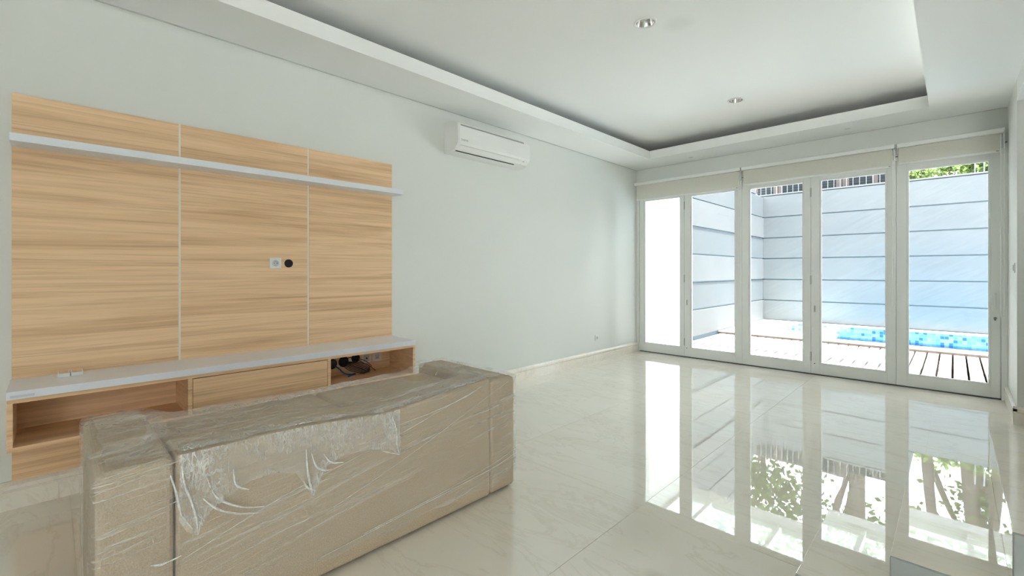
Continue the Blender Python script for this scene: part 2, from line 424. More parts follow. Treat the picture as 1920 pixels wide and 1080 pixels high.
# ------------------------------------------------------------------ floor
floor = tag(box('floor', 'grout', (XL - 0.1, XE + 0.1, YR, 6.50, -0.03, -0.0015)), 'cream polished marble floor laid in large slabs with thin joints', 'floor', kind='structure')
xs = [XL, -3.325, -2.262, -1.20, -0.14, 0.92, 1.98, XE]
ys = [YR, -2.075, 0.075, 2.225, 4.375, 6.50]
for i in range(len(xs) - 1):
    for j in range(len(ys) - 1):
        box('marble_slab', 'marble', (xs[i] + 0.0008, xs[i + 1] - 0.0008, ys[j] + 0.0008, ys[j + 1] - 0.0008, -0.02, 0.0), floor)

# ------------------------------------------------------------------ walls
struct('wall_left', bx((XL - 0.2, XL, YR - 0.2, YW + 0.2, -0.03, ZT)), 'wall', 'long pale grey-green painted wall behind the wooden panel', 'wall')
wf = struct('wall_front', bx((XL, XR + 0.2, YW, YW + 0.2, 2.60, ZT)), 'wall', 'pale painted lintel wall above the folding glass doors', 'wall')
struct('wall_right', bx((XR, XR + 0.22, YP, YW + 0.2, -0.03, ZT)), 'wall', 'short pale wall pier at the end of the glass doors', 'wall')
struct('wall_stair_hall', bx((XR + 0.22, XE, YP, YP + 0.2, -0.03, ZT)), 'wall', 'pale wall of the stair hall next to the pier', 'wall')
struct('wall_rear', bx((XL, 1.6, YR - 0.2, YR, -0.03, ZT), (1.6, XE, YR - 0.2, YR, 2.42, ZT), (3.2, XE, YR - 0.2, YR, -0.03, 2.42)), 'wall', 'rear wall with an unseen opening added for extra daylight', 'wall')  # the opening is unseen, added and sized to let in more daylight
struct('wall_stair_side', bx((XE, XE + 0.2, YR, 1.5, -0.03, ZT), (XE, XE + 0.2, 1.5, YP + 0.2, -0.03, 5.2)), 'wall', 'tall side wall of the stair hall', 'wall')
struct('wall_stairwell', bx((XR, XE, 1.65, 1.83, 2.66, 5.2), (XR, XE, 3.05, 3.2, 2.66, 5.2), (XR, XR + 0.1, 1.83, 3.05, 2.84, 5.2)), 'wall', 'upper walls of the stairwell', 'wall')

# ------------------------------------------------------------------ ceiling: lowered border ring, cove gap, upper field
struct('ceiling', bx((XL - 0.2, XR + 0.2, YR - 0.2, YW + 0.2, ZT, ZT + 0.15)), 'ceiling', 'smooth white upper ceiling inside the stepped tray', 'ceiling')
TX0, TX1, TY0, TY1 = -3.073, -0.172, -2.3, 5.915
brd = struct('ceiling_border', bx((XL, TX0, YR, YW, ZC, ZC + 0.112), (TX1, XR, YR, YW, ZC, ZC + 0.112), (TX0, TX1, TY1, YW, ZC, ZC + 0.112), (TX0, TX1, YR, TY0, ZC, ZC + 0.112)), 'ceiling', 'lowered white ceiling border running round the tray', 'ceiling')
struct('ceiling_stair_hall', bx((XR, XE, 3.2, YP, 2.66, 2.86), (XR, XE, YR, 1.65, 2.66, 2.86), (XR, XE, 1.65, 3.2, 5.2, 5.3)), 'ceiling', 'lower ceiling of the stair hall beyond the pier', 'ceiling')
struct('shadow_strip', bx((XL, XL + 0.006, YR, YW - 0.006, ZC - 0.006, ZC), (XL, XR, YW - 0.006, YW, ZC - 0.006, ZC)), 'plastic_shade', 'thin grey strip painted as a shadow line where the walls meet the ceiling', 'trim')  # grey strip painted in for the shadow under the ceiling

# ------------------------------------------------------------------ baseboards (profiled marble)
def bprof(d): return [(0, 0), (0.022 * d, 0), (0.022 * d, 0.092), (0.017 * d, 0.096), (0.017 * d, 0.100), (0.024 * d, 0.106), (0.024 * d, 0.126), (0.012 * d, 0.140), (0.009 * d, 0.146), (0, 0.146)]
b = empty('baseboard_left', (XL, 0, 0), 'moulded cream marble baseboard along the long left wall', 'baseboard', kind='structure')
ys_b = [YR, -1.95, -0.90, 0.03, 1.10, 2.20, 3.30, 4.39, 5.49, YW]
for a0, a1 in zip(ys_b, ys_b[1:]):
    obj('baseboard_piece', prism([(XL + p, q) for p, q in bprof(1)], 'y', a0 + 0.0006, a1 - 0.0006), 'marble_base', b)
b = empty('baseboard_right', (XR, YP, 0), 'moulded cream marble baseboard wrapping the short wall pier', 'baseboard', kind='structure')
obj('baseboard_piece', prism([(XR - p, q) for p, q in bprof(1)], 'y', YP - 0.024, YW + 0.05), 'marble_base', b)
obj('baseboard_piece', prism([(YP - p, q) for p, q in bprof(1)], 'x', XR - 0.024, XE), 'marble_base', b)

# ------------------------------------------------------------------ folding glass doors
YD0, YD1 = 6.50, 6.545
jamb = struct('trim_2', bx((XL, -3.548, YW + 0.015, 6.60, 0, 2.62), (0.329, XR, YW + 0.015, 6.60, 0, 2.62), (-3.548, 0.329, 6.47, 6.60, 2.475, 2.62), (0.312, 0.329, 6.548, 6.60, 0.0, 2.475), (-3.548, -3.530, 6.548, 6.60, 0.0, 2.475), bevel=0.002), 'trim_white', 'white painted frame round the folding glass doors', 'door frame')
box('frame_reveal', 'trim_white', (XL, -3.560, YW + 0.0, YW + 0.02, 0.15, 2.58), jamb)
struct('trim_3', bx((-3.548, 0.329, 6.485, 6.56, -0.004, 0.004)), 'dark_track', 'dark floor track under the folding glass doors', 'door track')
seams = [-3.546, -2.826, -2.034, -1.250, -0.456, 0.326]
panes = [(-3.455, -2.905), (-2.722, -2.137), (-1.936, -1.343), (-1.145, -0.550), (-0.350, 0.242)]
dlab = ['white framed glass door leaf next to the long left wall', 'white framed glass door leaf with hinges, second from the left wall',
        'white framed glass door leaf in the middle of the five', 'white framed glass door leaf beside the leaf with the handle', 'white framed glass door leaf with the pull handle and lock']
for i in range(5):
    x0, x1 = seams[i] + 0.0012, seams[i + 1] - 0.0012; g0, g1 = panes[i]
    d = empty('door_%d' % (i + 1), ((x0 + x1) / 2, YD0, 0), dlab[i], 'door', kind='structure')
    bw = 0.018; e0, e1 = g0 - bw, g1 + bw; zb, zt = 0.128, 2.365; z0, z1 = 0.011, 2.47
    sl, sr = [box('stile', 'trim_white', (a0, a1, YD0, YD1, z0, z1), d, 0.0025) for a0, a1 in ((x0, e0), (e1, x1))]
    box('rail', 'trim_white', (e0, e1, YD0 + 0.0006, YD1, z0, zb), d); box('rail', 'trim_white', (e0, e1, YD0 + 0.0006, YD1, zt, z1), d)
    obj('glazing_bead', bx((e0, g0, YD0 + 0.012, YD1 - 0.008, zb, zt), (g1, e1, YD0 + 0.012, YD1 - 0.008, zb, zt), (g0, g1, YD0 + 0.012, YD1 - 0.008, zb, zb + bw), (g0, g1, YD0 + 0.012, YD1 - 0.008, zt - bw, zt), bevel=0.002), 'trim_white', d)
    if i < 4: box('rebate_strip', 'trim_white', (x1 - 0.010, x1 + 0.012, YD1 + 0.0005, YD1 + 0.012, z0, z1), sr)
    box('pane', 'glass', (g0, g1, YD0 + 0.022, YD0 + 0.028, zb + bw, zt - bw), d)
    if i in (1, 3):
        for hz in (0.22, 1.15, 2.22):
            h = obj('hinge', tube([(x0 - 0.0012, YD0 - 0.006, hz - 0.055), (x0 - 0.0012, YD0 - 0.006, hz + 0.055)], 0.007, 10), 'hinge', sl)
        lk = box('latch_plate', 'hinge', (x0 + 0.028, x0 + 0.046, YD0 - 0.0025, YD0, 0.76, 0.84), d, 0.001)
        box('latch_slot', 'plastic_grey', (x0 + 0.034, x0 + 0.040, YD0 - 0.004, YD0 - 0.0025, 0.775, 0.825), lk)
        bpl = box('bolt_plate', 'trim_white', (x0 + 0.024, x0 + 0.048, YD0 - 0.002, YD0, 0.06, 0.24), d, 0.0008)
        obj('bolt_knob', lathe([(0.0001, YD0 - 0.012), (0.005, YD0 - 0.012), (0.005, YD0)], 12, 'y', (x0 + 0.036, 0, 0.135)), 'black', bpl)
    if i == 4:
        hx = 0.288
        pts = spline([(hx, YD0, 0.885), (hx, YD0 - 0.03, 0.89), (hx, YD0 - 0.038, 0.91), (hx, YD0 - 0.038, 1.015), (hx, YD0 - 0.03, 1.035), (hx, YD0, 1.04)], 5)
        hd = obj('handle', tube(pts, 0.008, 10), 'plastic', d, True)
        obj('handle_plate', lathe([(0.0001, YD0 - 0.004), (0.017, YD0 - 0.004), (0.017, YD0)], 20, 'y', (hx, 0, 1.04)), 'trim_white', hd)
        bm = lathe([(0.0001, YD0 - 0.012), (0.010, YD0 - 0.012), (0.011, YD0)], 16, 'y', (hx, 0, 0.795)); lathe([(0.0001, YD0 - 0.008), (0.007, YD0 - 0.008), (0.007, YD0)], 12, 'y', (hx, 0, 0.778), bm)
        obj('lock_cylinder', bm, 'plastic_grey', d)

# ------------------------------------------------------------------ roller blinds
def blind(x0, x1, zb, fab, chain, label):
    t = empty('roller_blind', ((x0 + x1) / 2, YW, 2.63), label, 'blind', 'roller blinds above the glass doors')
    cs = obj('cassette', prism([(YW, 2.632), (YW - 0.075, 2.632), (YW - 0.083, 2.625), (YW - 0.083, 2.592), (YW - 0.076, 2.585), (YW, 2.585)], 'x', x0, x1), 'trim_white', t)
    obj('roller', tube([(x0 + 0.02, YW - 0.035, 2.555), (x1 - 0.02, YW - 0.035, 2.555)], 0.022, 16), 'blind', t, True)
    for s in (x0 + 0.004, x1 - 0.008): box('end_bracket', 'trim_white', (s, s + 0.004, YW - 0.07, YW, 2.52, 2.585), cs)
    f0, f1 = fab
    fb = box('fabric', 'blind', (f0, f1, YW - 0.0585, YW - 0.0570, zb + 0.02, 2.583), t)
    obj('bottom_rail', bx((f0, f1, YW - 0.064, YW - 0.051, zb, zb + 0.024), bevel=0.004), 'trim_white', fb)
    box('rail_end_cap', 'black', (f1 - 0.030, f1 - 0.012, YW - 0.0655, YW - 0.064, zb + 0.010, zb + 0.015), fb)
    pts = [(chain - 0.011, YW - 0.075, 2.57), (chain - 0.011, YW - 0.075, 0.83), (chain - 0.006, YW - 0.075, 0.812), (chain + 0.006, YW - 0.075, 0.812), (chain + 0.011, YW - 0.075, 0.83), (chain + 0.011, YW - 0.075, 2.57)]
    pc = obj('pull_chain', tube(pts, 0.0042, 8), 'trim_white', t)
    box('chain_clip', 'plastic', (chain - 0.014, chain + 0.014, YW - 0.082, YW - 0.070, zb - 0.02, zb + 0.03), pc, 0.002)
    box('bracket_gap', 'black', (chain + 0.012, chain + 0.034, YW - 0.02, YW - 0.014, 2.498, 2.505), t)
blind(-3.568, -2.022, 2.352, (-3.545, -2.046), -2.030, 'cream roller blind rolled up in the corner by the left wall')
blind(-2.008, -0.462, 2.385, (-1.990, -0.482), -0.470, 'cream roller blind rolled up over the middle glass doors')
blind(-0.440, 0.345, 2.405, (-0.428, 0.320), 0.332, 'narrow cream roller blind rolled up over the door with the handle')

# ------------------------------------------------------------------ outside: deck, pool, walls
dk = tag(box('pool_deck', 'deck_gap', (-3.55, 2.6, 6.66, 9.80, -0.20, -0.16)), 'pale timber deck of long boards outside the glass doors', 'deck', kind='structure')
me = bpy.data.meshes.new('deck_board'); bm = bx((0.012, 0.1335, 6.66, 9.80, -0.089, -0.05)); bm.to_mesh(me); bm.free(); me.materials.append(M['deck'])
for k in range(42):
    o = bpy.data.objects.new('deck_board', me); C.objects.link(o); o.parent = dk; o.location.x = -3.507 + 0.1455 * k
struct('terrace_threshold', bx((-3.574, 2.6, 6.50, 6.66, -0.20, -0.005)), 'coping', 'pale stone threshold outside the glass doors', 'threshold')
PX0, PX1, PY0, PY1 = -2.88, 2.4, 10.17, 12.84
pool = empty('swimming_pool', (0, 11.5, 0), 'rectangular swimming pool lined with blue mosaic tiles', 'pool')
obj('pool_basin', bx((PX0 - 0.05, PX0, PY0 - 0.05, PY1 + 0.05, -1.2, -0.04), (PX1, PX1 + 0.05, PY0 - 0.05, PY1 + 0.05, -1.2, -0.04), (PX0, PX1, PY0 - 0.05, PY0, -1.2, -0.04), (PX0, PX1, PY1, PY1 + 0.05, -1.2, -0.04), (PX0, PX1, PY0, PY1, -1.25, -1.2)), 'mosaic', pool)
for q in ((-3.55, 2.6, 9.825, PY0, -0.04, 0.0), (-3.55, 2.6, PY1, 12.99, -0.04, 0.0), (-3.55, PX0, PY0, PY1, -0.04, 0.0), (PX1, 2.6, PY0, PY1, -0.04, 0.0)):
    box('coping', 'coping', q, pool, 0.003)
box('riser', 'riser', (-3.55, 2.6, 9.80, 9.84, -0.2, -0.012), pool)
box('shallow_ledge', 'mosaic_white', (PX0, -1.95, PY0, PY1, -1.2, -0.23), pool)
box('water', 'water', (PX0, PX1, PY0, PY1, -0.27, -0.262), pool)
# back wall with stone courses
wb = tag(box('wall_pool_back', 'stone_joint', (-3.75, 2.8, 13.03, 13.20, -0.1, 3.19)), 'blue-grey stone wall of wide horizontal courses behind the pool', 'wall', kind='structure')
zz = [0.0, 0.515, 1.045, 1.58, 2.11, 2.645, 3.205]
for k in range(6):
    box('stone_course', 'stone_back', (-3.60, 2.75, 13.0, 13.05, zz[k] + 0.014, zz[k + 1] - 0.014), wb, 0.003)
box('wall_cap', 'stone_back', (-3.75, 2.8, 12.985, 13.22, 3.205, 3.235), wb, 0.004)
# side wall, its top swoops up towards the house
XS = -3.55
def swoop(y):
    t = max(0.0, min(1.0, (12.75 - y) / 2.6)); return 3.19 + 1.25 * t * t * (3 - 2 * t)
ysw = [8.20 + (13.0 - 8.20) * k / 24 for k in range(25)]
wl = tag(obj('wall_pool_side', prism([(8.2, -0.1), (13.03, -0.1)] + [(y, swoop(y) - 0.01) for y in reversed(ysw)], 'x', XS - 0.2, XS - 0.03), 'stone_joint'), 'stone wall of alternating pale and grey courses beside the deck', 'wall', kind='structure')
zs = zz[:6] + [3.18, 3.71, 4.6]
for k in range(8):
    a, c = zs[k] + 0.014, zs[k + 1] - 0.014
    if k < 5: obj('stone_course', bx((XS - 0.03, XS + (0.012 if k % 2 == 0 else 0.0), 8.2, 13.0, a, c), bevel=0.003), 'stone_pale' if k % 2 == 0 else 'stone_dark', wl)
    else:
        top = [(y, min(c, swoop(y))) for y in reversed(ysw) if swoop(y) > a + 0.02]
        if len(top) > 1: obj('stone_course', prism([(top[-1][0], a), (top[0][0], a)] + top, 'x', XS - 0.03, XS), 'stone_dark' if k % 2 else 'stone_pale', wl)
struct('wall_garden_white', bx((XL - 0.2, XL + 0.014, 6.66, 8.20, -0.2, 4.6)), 'whitewash', 'plain white rendered wall just outside the first glass leaf', 'wall')
struct('kerb', bx((XL + 0.014, XL + 0.10, 6.66, 8.28, -0.05, 0.012), bevel=0.006), 'coping', 'low pale stone kerb at the foot of the white garden wall', 'kerb')
struct('wall_house_facade', bx((XL - 0.2, 2.6, YW + 0.2, YW + 0.3, 2.62, 5.6), (XR + 0.2, 2.6, YW + 0.1, YW + 0.3, -0.2, 2.62)), 'whitewash', 'white outer house wall above the glass doors', 'wall')
struct('ground_rear', bx((-9, 9, -14, YR - 0.2, -0.12, -0.05)), 'soil', 'pale unseen ground outside the added rear opening', 'ground')
struct('ground_garden', bx((-12, 12, 13.22, 26, -0.12, -0.05)), 'soil', 'ground behind the pool wall', 'ground')
struct('ground_side', bx((XE + 0.2, 9, -3.2, 9, -0.12, -0.05)), 'soil', 'pale side yard ground', 'ground')

# glass canopy over the deck (seen in the floor reflection)
cn = empty('glass_canopy', (-1, 8.2, 2.75), 'white beamed canopy with frosted glass roof outside the doors', 'canopy')
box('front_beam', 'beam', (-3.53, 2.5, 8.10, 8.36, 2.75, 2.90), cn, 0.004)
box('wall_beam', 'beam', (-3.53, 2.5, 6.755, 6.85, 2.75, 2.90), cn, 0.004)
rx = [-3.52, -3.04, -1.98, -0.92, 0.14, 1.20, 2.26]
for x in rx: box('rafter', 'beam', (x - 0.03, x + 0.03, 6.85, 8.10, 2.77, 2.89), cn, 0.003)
for a0, a1 in zip(rx, rx[1:]): box('roof_pane', 'frosted', (a0 + 0.005, a1 - 0.005, 6.77, 8.40, 2.902, 2.91), cn)

# fence on top of the pool wall
fe = empty('garden_fence', (-2.2, 13.4, 3.0), 'weathered fence of brown boards, dark louvres and pale rods above the pool wall', 'fence')
x = -4.2
for sec, w in ((0, 0.40), (1, 0.36), (0, 0.13), (2, 0.10), (1, 0.46), (2, 0.12), (0, 0.16), (1, 0.40), (2, 0.13), (0, 0.14), (1, 0.42), (2, 0.12), (1, 0.36), (2, 0.1)):
    if sec in (0, 2): box('fence_board', 'fence_brown', (x + 0.006, x + w - 0.006, 13.44, 13.47, 2.9, 3.73 + 0.03 * (sec == 2)), fe)
    else:
        for k in range(12): 
            bm = bx((x, x + w, -0.004, 0.004, -0.03, 0.03)); bmesh.ops.rotate(bm, verts=bm.verts[:], cent=(0, 0, 0), matrix=Matrix.Rotation(0.7, 3, 'X')); bmesh.ops.translate(bm, verts=bm.verts[:], vec=(0, 13.455, 2.96 + 0.066 * k))
            obj('louvre', bm, 'fence_slat', fe)
    x += w
box('gap_darkening_sheet', 'fence_slat', (-4.2, -0.80, 13.50, 13.52, 2.9, 3.70), fe)  # dark sheet added behind the louvres so their gaps look shaded
for k in range(26): obj('rod', tube([(-4.1 + 0.125 * k, 13.40, 2.9), (-4.1 + 0.125 * k, 13.40, 3.72)], 0.006, 6), 'fence_wire', fe)
box('top_rail', 'fence_brown', (-4.2, -0.80, 13.43, 13.49, 3.70, 3.75), fe)

# trees and shrubs behind the wall
def leaf_cloud(centres, n, size, spread, flat=0.7):
    vs, fs = [], []
    for _ in range(n):
        c = random.choice(centres)
        p = Vector(c) + Vector((random.gauss(0, 1), random.gauss(0, 1), random.gauss(0, flat))) * spread
        if p.y < 13.32: p.y = 13.32 + random.random() * 0.2
        d = Vector((random.gauss(0, 1), random.gauss(0, 1), random.gauss(-0.3, 0.7))).normalized()
        u = d.cross(Vector((random.gauss(0, 1), random.gauss(0, 1), random.gauss(0, 1)))).normalized()
        L = size * random.uniform(0.7, 1.3); w = L * 0.32; nn = d.cross(u) * L * 0.08
        i = len(vs); vs += [p, p + d * L * 0.5 + u * w + nn, p + d * L, p + d * L * 0.5 - u * w + nn]
        fs.append((i, i + 1, i + 2, i + 3))
    me = bpy.data.meshes.new('foliage'); me.from_pydata([tuple(v) for v in vs], [], fs); return me
def tree(base, h, r, lean, crown, nleaf, label, size=0.13, spread=0.5, leaf='leaf'):
    t = empty('garden_tree', base, label, 'tree', 'trees behind the pool wall')
    b0 = Vector(base)
    path = spline([b0, b0 + Vector((lean[0] * 0.25, 0.05, h * 0.3)), b0 + Vector((lean[0] * 0.5, -0.04, h * 0.65)), b0 + Vector((lean[0], lean[1], h))], 6)
    rad = [r * (1 - 0.55 * k / (len(path) - 1)) for k in range(len(path))]
    obj('trunk', tube(path, rad, 10), 'bark', t, True)
    for c in crown[:6]:
        s = path[int(len(path) * random.uniform(0.55, 0.9))]
        mid = (s + Vector(c)) / 2 + Vector((0, 0, 0.15))
        obj('branch', tube(spline([s, mid, c], 5), [r * 0.42 * (1 - 0.7 * k / 10) for k in range(11)], 7), 'bark', t, True)
    fo = link('foliage', leaf_cloud(crown, nleaf, size, spread), leaf, t); tag(fo, kind='stuff')
def cl(x0, x1, y0, y1, z0, z1, n): return [(random.uniform(x0, x1), random.uniform(y0, y1), random.uniform(z0, z1)) for _ in range(n)]
tree((-4.3, 15.2, -0.05), 5.6, 0.13, (0.2, 0), cl(-5.0, -2.9, 14.3, 15.6, 4.6, 6.6, 16), 2600, 'leafy tree with a full round crown behind the louvred fence', 0.17, 0.42)
tree((-1.9, 15.0, -0.05), 6.6, 0.30, (0.1, 0), cl(-2.7, -0.9, 14.4, 15.8, 5.4, 7.2, 12), 900, 'thick-trunked tree with dark bark rising above the fence end', 0.17, 0.42)
tree((-0.62, 14.6, -0.05), 6.6, 0.17, (0.35, 0), cl(-0.7, 0.6, 14.3, 15.4, 5.6, 7.4, 8), 420, 'slim dark-trunked tree leaning beside the leafy tree', 0.16, 0.4)
tree((0.12, 14.3, -0.05), 6.4, 0.22, (0.25, 0.1), cl(0.2, 1.3, 14.1, 15.2, 4.2, 6.4, 14), 2100, 'stout tree with dense low foliage behind the pool wall', 0.15, 0.36)
tree((1.9, 15.0, -0.05), 6.0, 0.18, (0.3, 0.1), cl(1.5, 3.2, 14.4, 15.8, 4.6, 7.0, 12), 900, 'open-branched tree standing beyond the stout tree', 0.16, 0.45)
def shrub(x, y, z, r, n, label):
    t = empty('garden_shrub', (x, y, z - 0.6), label, 'shrub', 'shrubs along the pool wall')
    for k in range(4):
        a = random.uniform(0, 6.28); obj('stem', tube([(x, y, z - 0.6), (x + 0.1 * math.cos(a), y + 0.05 * math.sin(a), z - 0.2), (x + r * math.cos(a), y + 0.4 * r * math.sin(a), z + 0.2)], 0.012, 6), 'bark', t)
    fo = link('foliage', leaf_cloud(cl(x - r, x + r, y - 0.05, y + 0.2, z - 0.05, z + 0.22, 10), n, 0.11, 0.08), 'leaf_bright', t); tag(fo, kind='stuff')
box_pl = tag(box('planter_bed', 'soil', (-0.85, 2.7, 13.24, 13.9, -0.05, 2.8)), 'raised soil bed behind the pool wall', 'planter', kind='structure')
shrub(-0.62, 13.55, 3.4, 0.16, 330, 'bright green shrub next to the fence end above the pool wall')
shrub(-0.10, 13.60, 3.45, 0.14, 240, 'small green shrub between the two trunks above the pool wall')
shrub(0.22, 13.55, 3.42, 0.13, 240, 'green shrub below the stout tree above the pool wall')
shrub(0.56, 13.55, 3.38, 0.17, 380, 'light green shrub among the pale posts above the pool wall')
for k, xx in enumerate((0.31, 0.44)): tag(obj('garden_post', tube([(xx, 13.42, 2.8), (xx, 13.42, 3.9)], 0.012, 8), 'fence_wire'), ['slim pale post in the shrubs, the one closer to the fence', 'slim pale post in the shrubs, the one farther from the fence'][k], 'post', 'slim pale posts in the shrubs')

# ------------------------------------------------------------------ staircase
st = empty('staircase', (-0.405, 2.4, 0), 'staircase of polished marble treads with grey sides rising past the pier', 'stairs')
for k in range(9):
    x0 = -0.405 + 0.26 * k; z1 = 0.18 * (k + 1)
    box('tread', 'marble_tread', (x0, x0 + 0.262 + (1.2 if k == 8 else 0), 1.862, 3.0, z1 - 0.03, z1), st, 0.002)
    box('riser', 'marble_tread', (x0 + 0.0005, x0 + 0.05, 1.862, 2.995, z1 - 0.178, z1 - 0.0305), st)
    obj('stringer', bx((x0, x0 + 0.26 + (1.2 if k == 8 else 0), 1.845, 1.862, 0, z1), bevel=0.004), 'grey_side', st)
    box('stringer', 'grey_side', (x0 + 0.003, x0 + 0.26 + (1.2 if k == 8 else 0), 2.98, 2.998, 0, z1 - 0.03), st)

# ------------------------------------------------------------------ wooden wall panel, shelf, cabinet
XP = XL + 0.03
pn = empty('tv_backing_panel', (XL, 0.98, 0.15), 'tall oak-look wall panel in three boards with cream inlay strips', 'wall panel')
for y0, y1 in ((-0.145, 0.5715), (0.5825, 1.3765), (1.3875, 2.105)):
    if y0 == 0.5825:      # middle board carries the round cable hole
        bm = bmesh.new(); hy, hz, hr = 1.240, 1.316, 0.031; n = 32
        def rect(a):
            c, s = math.cos(a), math.sin(a)
            ty = ((y1 - hy) / c if c > 0 else (y0 - hy) / c) if abs(c) > 1e-6 else 1e9
            tz = ((2.2 - hz) / s if s > 0 else (0.15 - hz) / s) if abs(s) > 1e-6 else 1e9
            t_ = min(ty, tz); return hy + t_ * c, hz + t_ * s
        ang = sorted([2 * PI * k / n for k in range(n)] + [math.atan2(zc - hz, yc - hy) % (2 * PI) for yc in (y0, y1) for zc in (0.15, 2.2)])
        inn = [bm.verts.new((XP, hy + hr * math.cos(a), hz + hr * math.sin(a))) for a in ang]
        inb = [bm.verts.new((XL + 0.004, hy + hr * math.cos(a), hz + hr * math.sin(a))) for a in ang]
        ou = [bm.verts.new((XP, *rect(a))) for a in ang]; ob = [bm.verts.new((XL, *rect(a))) for a in ang]
        m_ = len(ang)
        for k in range(m_):
            j = (k + 1) % m_
            bm.faces.new((inn[k], ou[k], ou[j], inn[j])); bm.faces.new((inn[k], inn[j], inb[j], inb[k])); bm.faces.new((ou[k], ob[k], ob[j], ou[j]))
        bmesh.ops.recalc_face_normals(bm, faces=bm.faces[:])
        obj('wood_board', bm, 'wood', pn)
    else: box('wood_board', 'wood', (XL, XP, y0, y1, 0.15, 2.2), pn, 0.0012)
for y0 in (0.5715, 1.3765): box('inlay_strip', 'inlay', (XL, XP - 0.002, y0, y0 + 0.011, 0.15, 2.199), pn)
obj('cable_hole', lathe([(0.0001, XL + 0.005), (0.030, XL + 0.005), (0.0305, XP - 0.0002)], 28, 'x', (0, 1.240, 1.316)), 'black', pn)
sh = tag(obj('floating_shelf', bx((XP, XP + 0.17, -0.147, 2.112, 1.915, 1.956), bevel=0.002), 'shelfwhite'), 'slim white floating shelf across the upper wooden wall panel', 'shelf')

XF = -3.174
cb = empty('media_cabinet', (XP, 0.98, 0.40), 'wall-hung oak-look media cabinet with open bays and one drawer', 'cabinet')
box('top_board', 'wood', (XP, XF, -0.146, 2.100, 0.632, 0.652), cb, 0.0008)
box('bottom_board', 'wood', (XP, XF, -0.146, 2.100, 0.402, 0.424), cb, 0.0008)
for y0 in (-0.146, 2.080): box('side_board', 'wood', (XP, XF, y0, y0 + 0.020, 0.424, 0.632), cb, 0.0008)
for y0 in (0.556, 1.374): box('divider', 'wood', (XP, XF, y0, y0 + 0.022, 0.424, 0.632), cb, 0.0008)
for y0, y1 in ((-0.126, 0.556), (0.578, 1.374), (1.396, 2.080)): box('back_board', 'wood', (XP, XP + 0.006, y0, y1, 0.424, 0.632), cb)
box('drawer_front', 'wood', (XF - 0.020, XF - 0.001, 0.5805, 1.3715, 0.4265, 0.6275), cb, 0.0008)
box('drawer_box', 'gap', (XP + 0.01, XF - 0.022, 0.585, 1.367, 0.43, 0.61), cb)
ct = empty('counter_top', (XP, 0.98, 0.652), 'glossy white counter top on the media cabinet', 'counter')
box('slab', 'counter', (XP, XF + 0.008, -0.148, 2.102, 0.6525, 0.690), ct, 0.0012)
box('sticker', 'sticker', (XF + 0.008, XF + 0.0085, -0.135, -0.055, 0.660, 0.672), ct)

# ------------------------------------------------------------------ sockets and cables
def socket(name, x, y, z, w, label, style, group=None):
    t = empty(name, (x, y, z), label, 'socket', group)
    pl = obj('plate', bx((x, x + 0.009, y - w / 2, y + w / 2, z - w / 2, z + w / 2), bevel=0.004, seg=3), 'plastic', t)
    if style == 'power':
        rr_ = obj('recess_rim', lathe([(0.022, x + 0.009), (0.0225, x + 0.0105), (0.020, x + 0.0105), (0.019, x + 0.0092), (0.0001, x + 0.0092)], 28, 'x', (0, y, z)), 'plastic_shade', t, True)
        for s in (-1, 1): obj('pin_hole', lathe([(0.0001, x + 0.0098), (0.0030, x + 0.0098), (0.0030, x + 0.0092)], 10, 'x', (0, y + s * 0.0095, z)), 'black', pl)
        for zz_ in (z + 0.013, z - 0.020): box('earth_clip', 'hinge', (x + 0.0093, x + 0.0115, y - 0.003, y + 0.003, zz_, zz_ + 0.007), pl)
    elif style == 'antenna':
        obj('port', lathe([(0.0001, x + 0.016), (0.007, x + 0.016), (0.0075, x + 0.009)], 16, 'x', (0, y, z)), 'black', pl)
        box('frame_line', 'plastic_shade', (x + 0.009, x + 0.0096, y - 0.026, y + 0.026, z - 0.026, z + 0.026), t)
    else:
        box('insert', 'plastic_shade', (x + 0.009, x + 0.0105, y - 0.020, y + 0.020, z - 0.020, z + 0.020), t, 0.0005)
        box('port', 'plastic_grey', (x + 0.0105, x + 0.0112, y - 0.008, y + 0.008, z - 0.014, z - 0.004), pl)
    return t
socket('wall_socket', XP, 1.146, 1.316, 0.080, 'white power socket on the wooden panel beside the round hole', 'power')
socket('antenna_socket', XP + 0.006, 1.856, 0.527, 0.080, 'white aerial socket with a dark port inside the cabinet bay', 'antenna')
socket('data_socket', XP + 0.006, 1.954, 0.527, 0.080, 'white data socket inside the cabinet bay, farther from the cables', 'data')
socket('low_wall_socket', XL, 5.339, 0.324, 0.080, 'small white socket low on the plain wall near the glass doors', 'power')
XB = XP + 0.006
for y, z, r, lab in ((1.566, 0.518, 0.040, 'round black cable grommet beside the cabinet divider with the blue cable'), (1.660, 0.524, 0.043, 'round black cable grommet holding the coiled black cables'), (1.763, 0.540, 0.036, 'round black cable grommet with two thin wires next to the sockets')):
    g = tag(obj('cable_grommet', lathe([(0.0001, XB + 0.003), (r * 0.72, XB + 0.003), (r * 0.8, XB + 0.006), (r * 0.95, XB + 0.006), (r, XB + 0.003), (r, XB)], 28, 'x', (0, y, z)), 'black', None, True), lab, 'grommet')
tag(obj('network_cable', tube(spline([(XB + 0.006, 1.580, 0.505), (XB + 0.045, 1.605, 0.480), (XB + 0.07, 1.632, 0.445), (XB + 0.09, 1.675, 0.432), (XB + 0.08, 1.720, 0.4305), (XB + 0.10, 1.690, 0.4305), (XB + 0.13, 1.640, 0.4305)], 6), 0.006, 8), 'blue_cable', None, True), 'blue network cable hanging inside the cabinet bay', 'cable')
bm = bmesh.new()
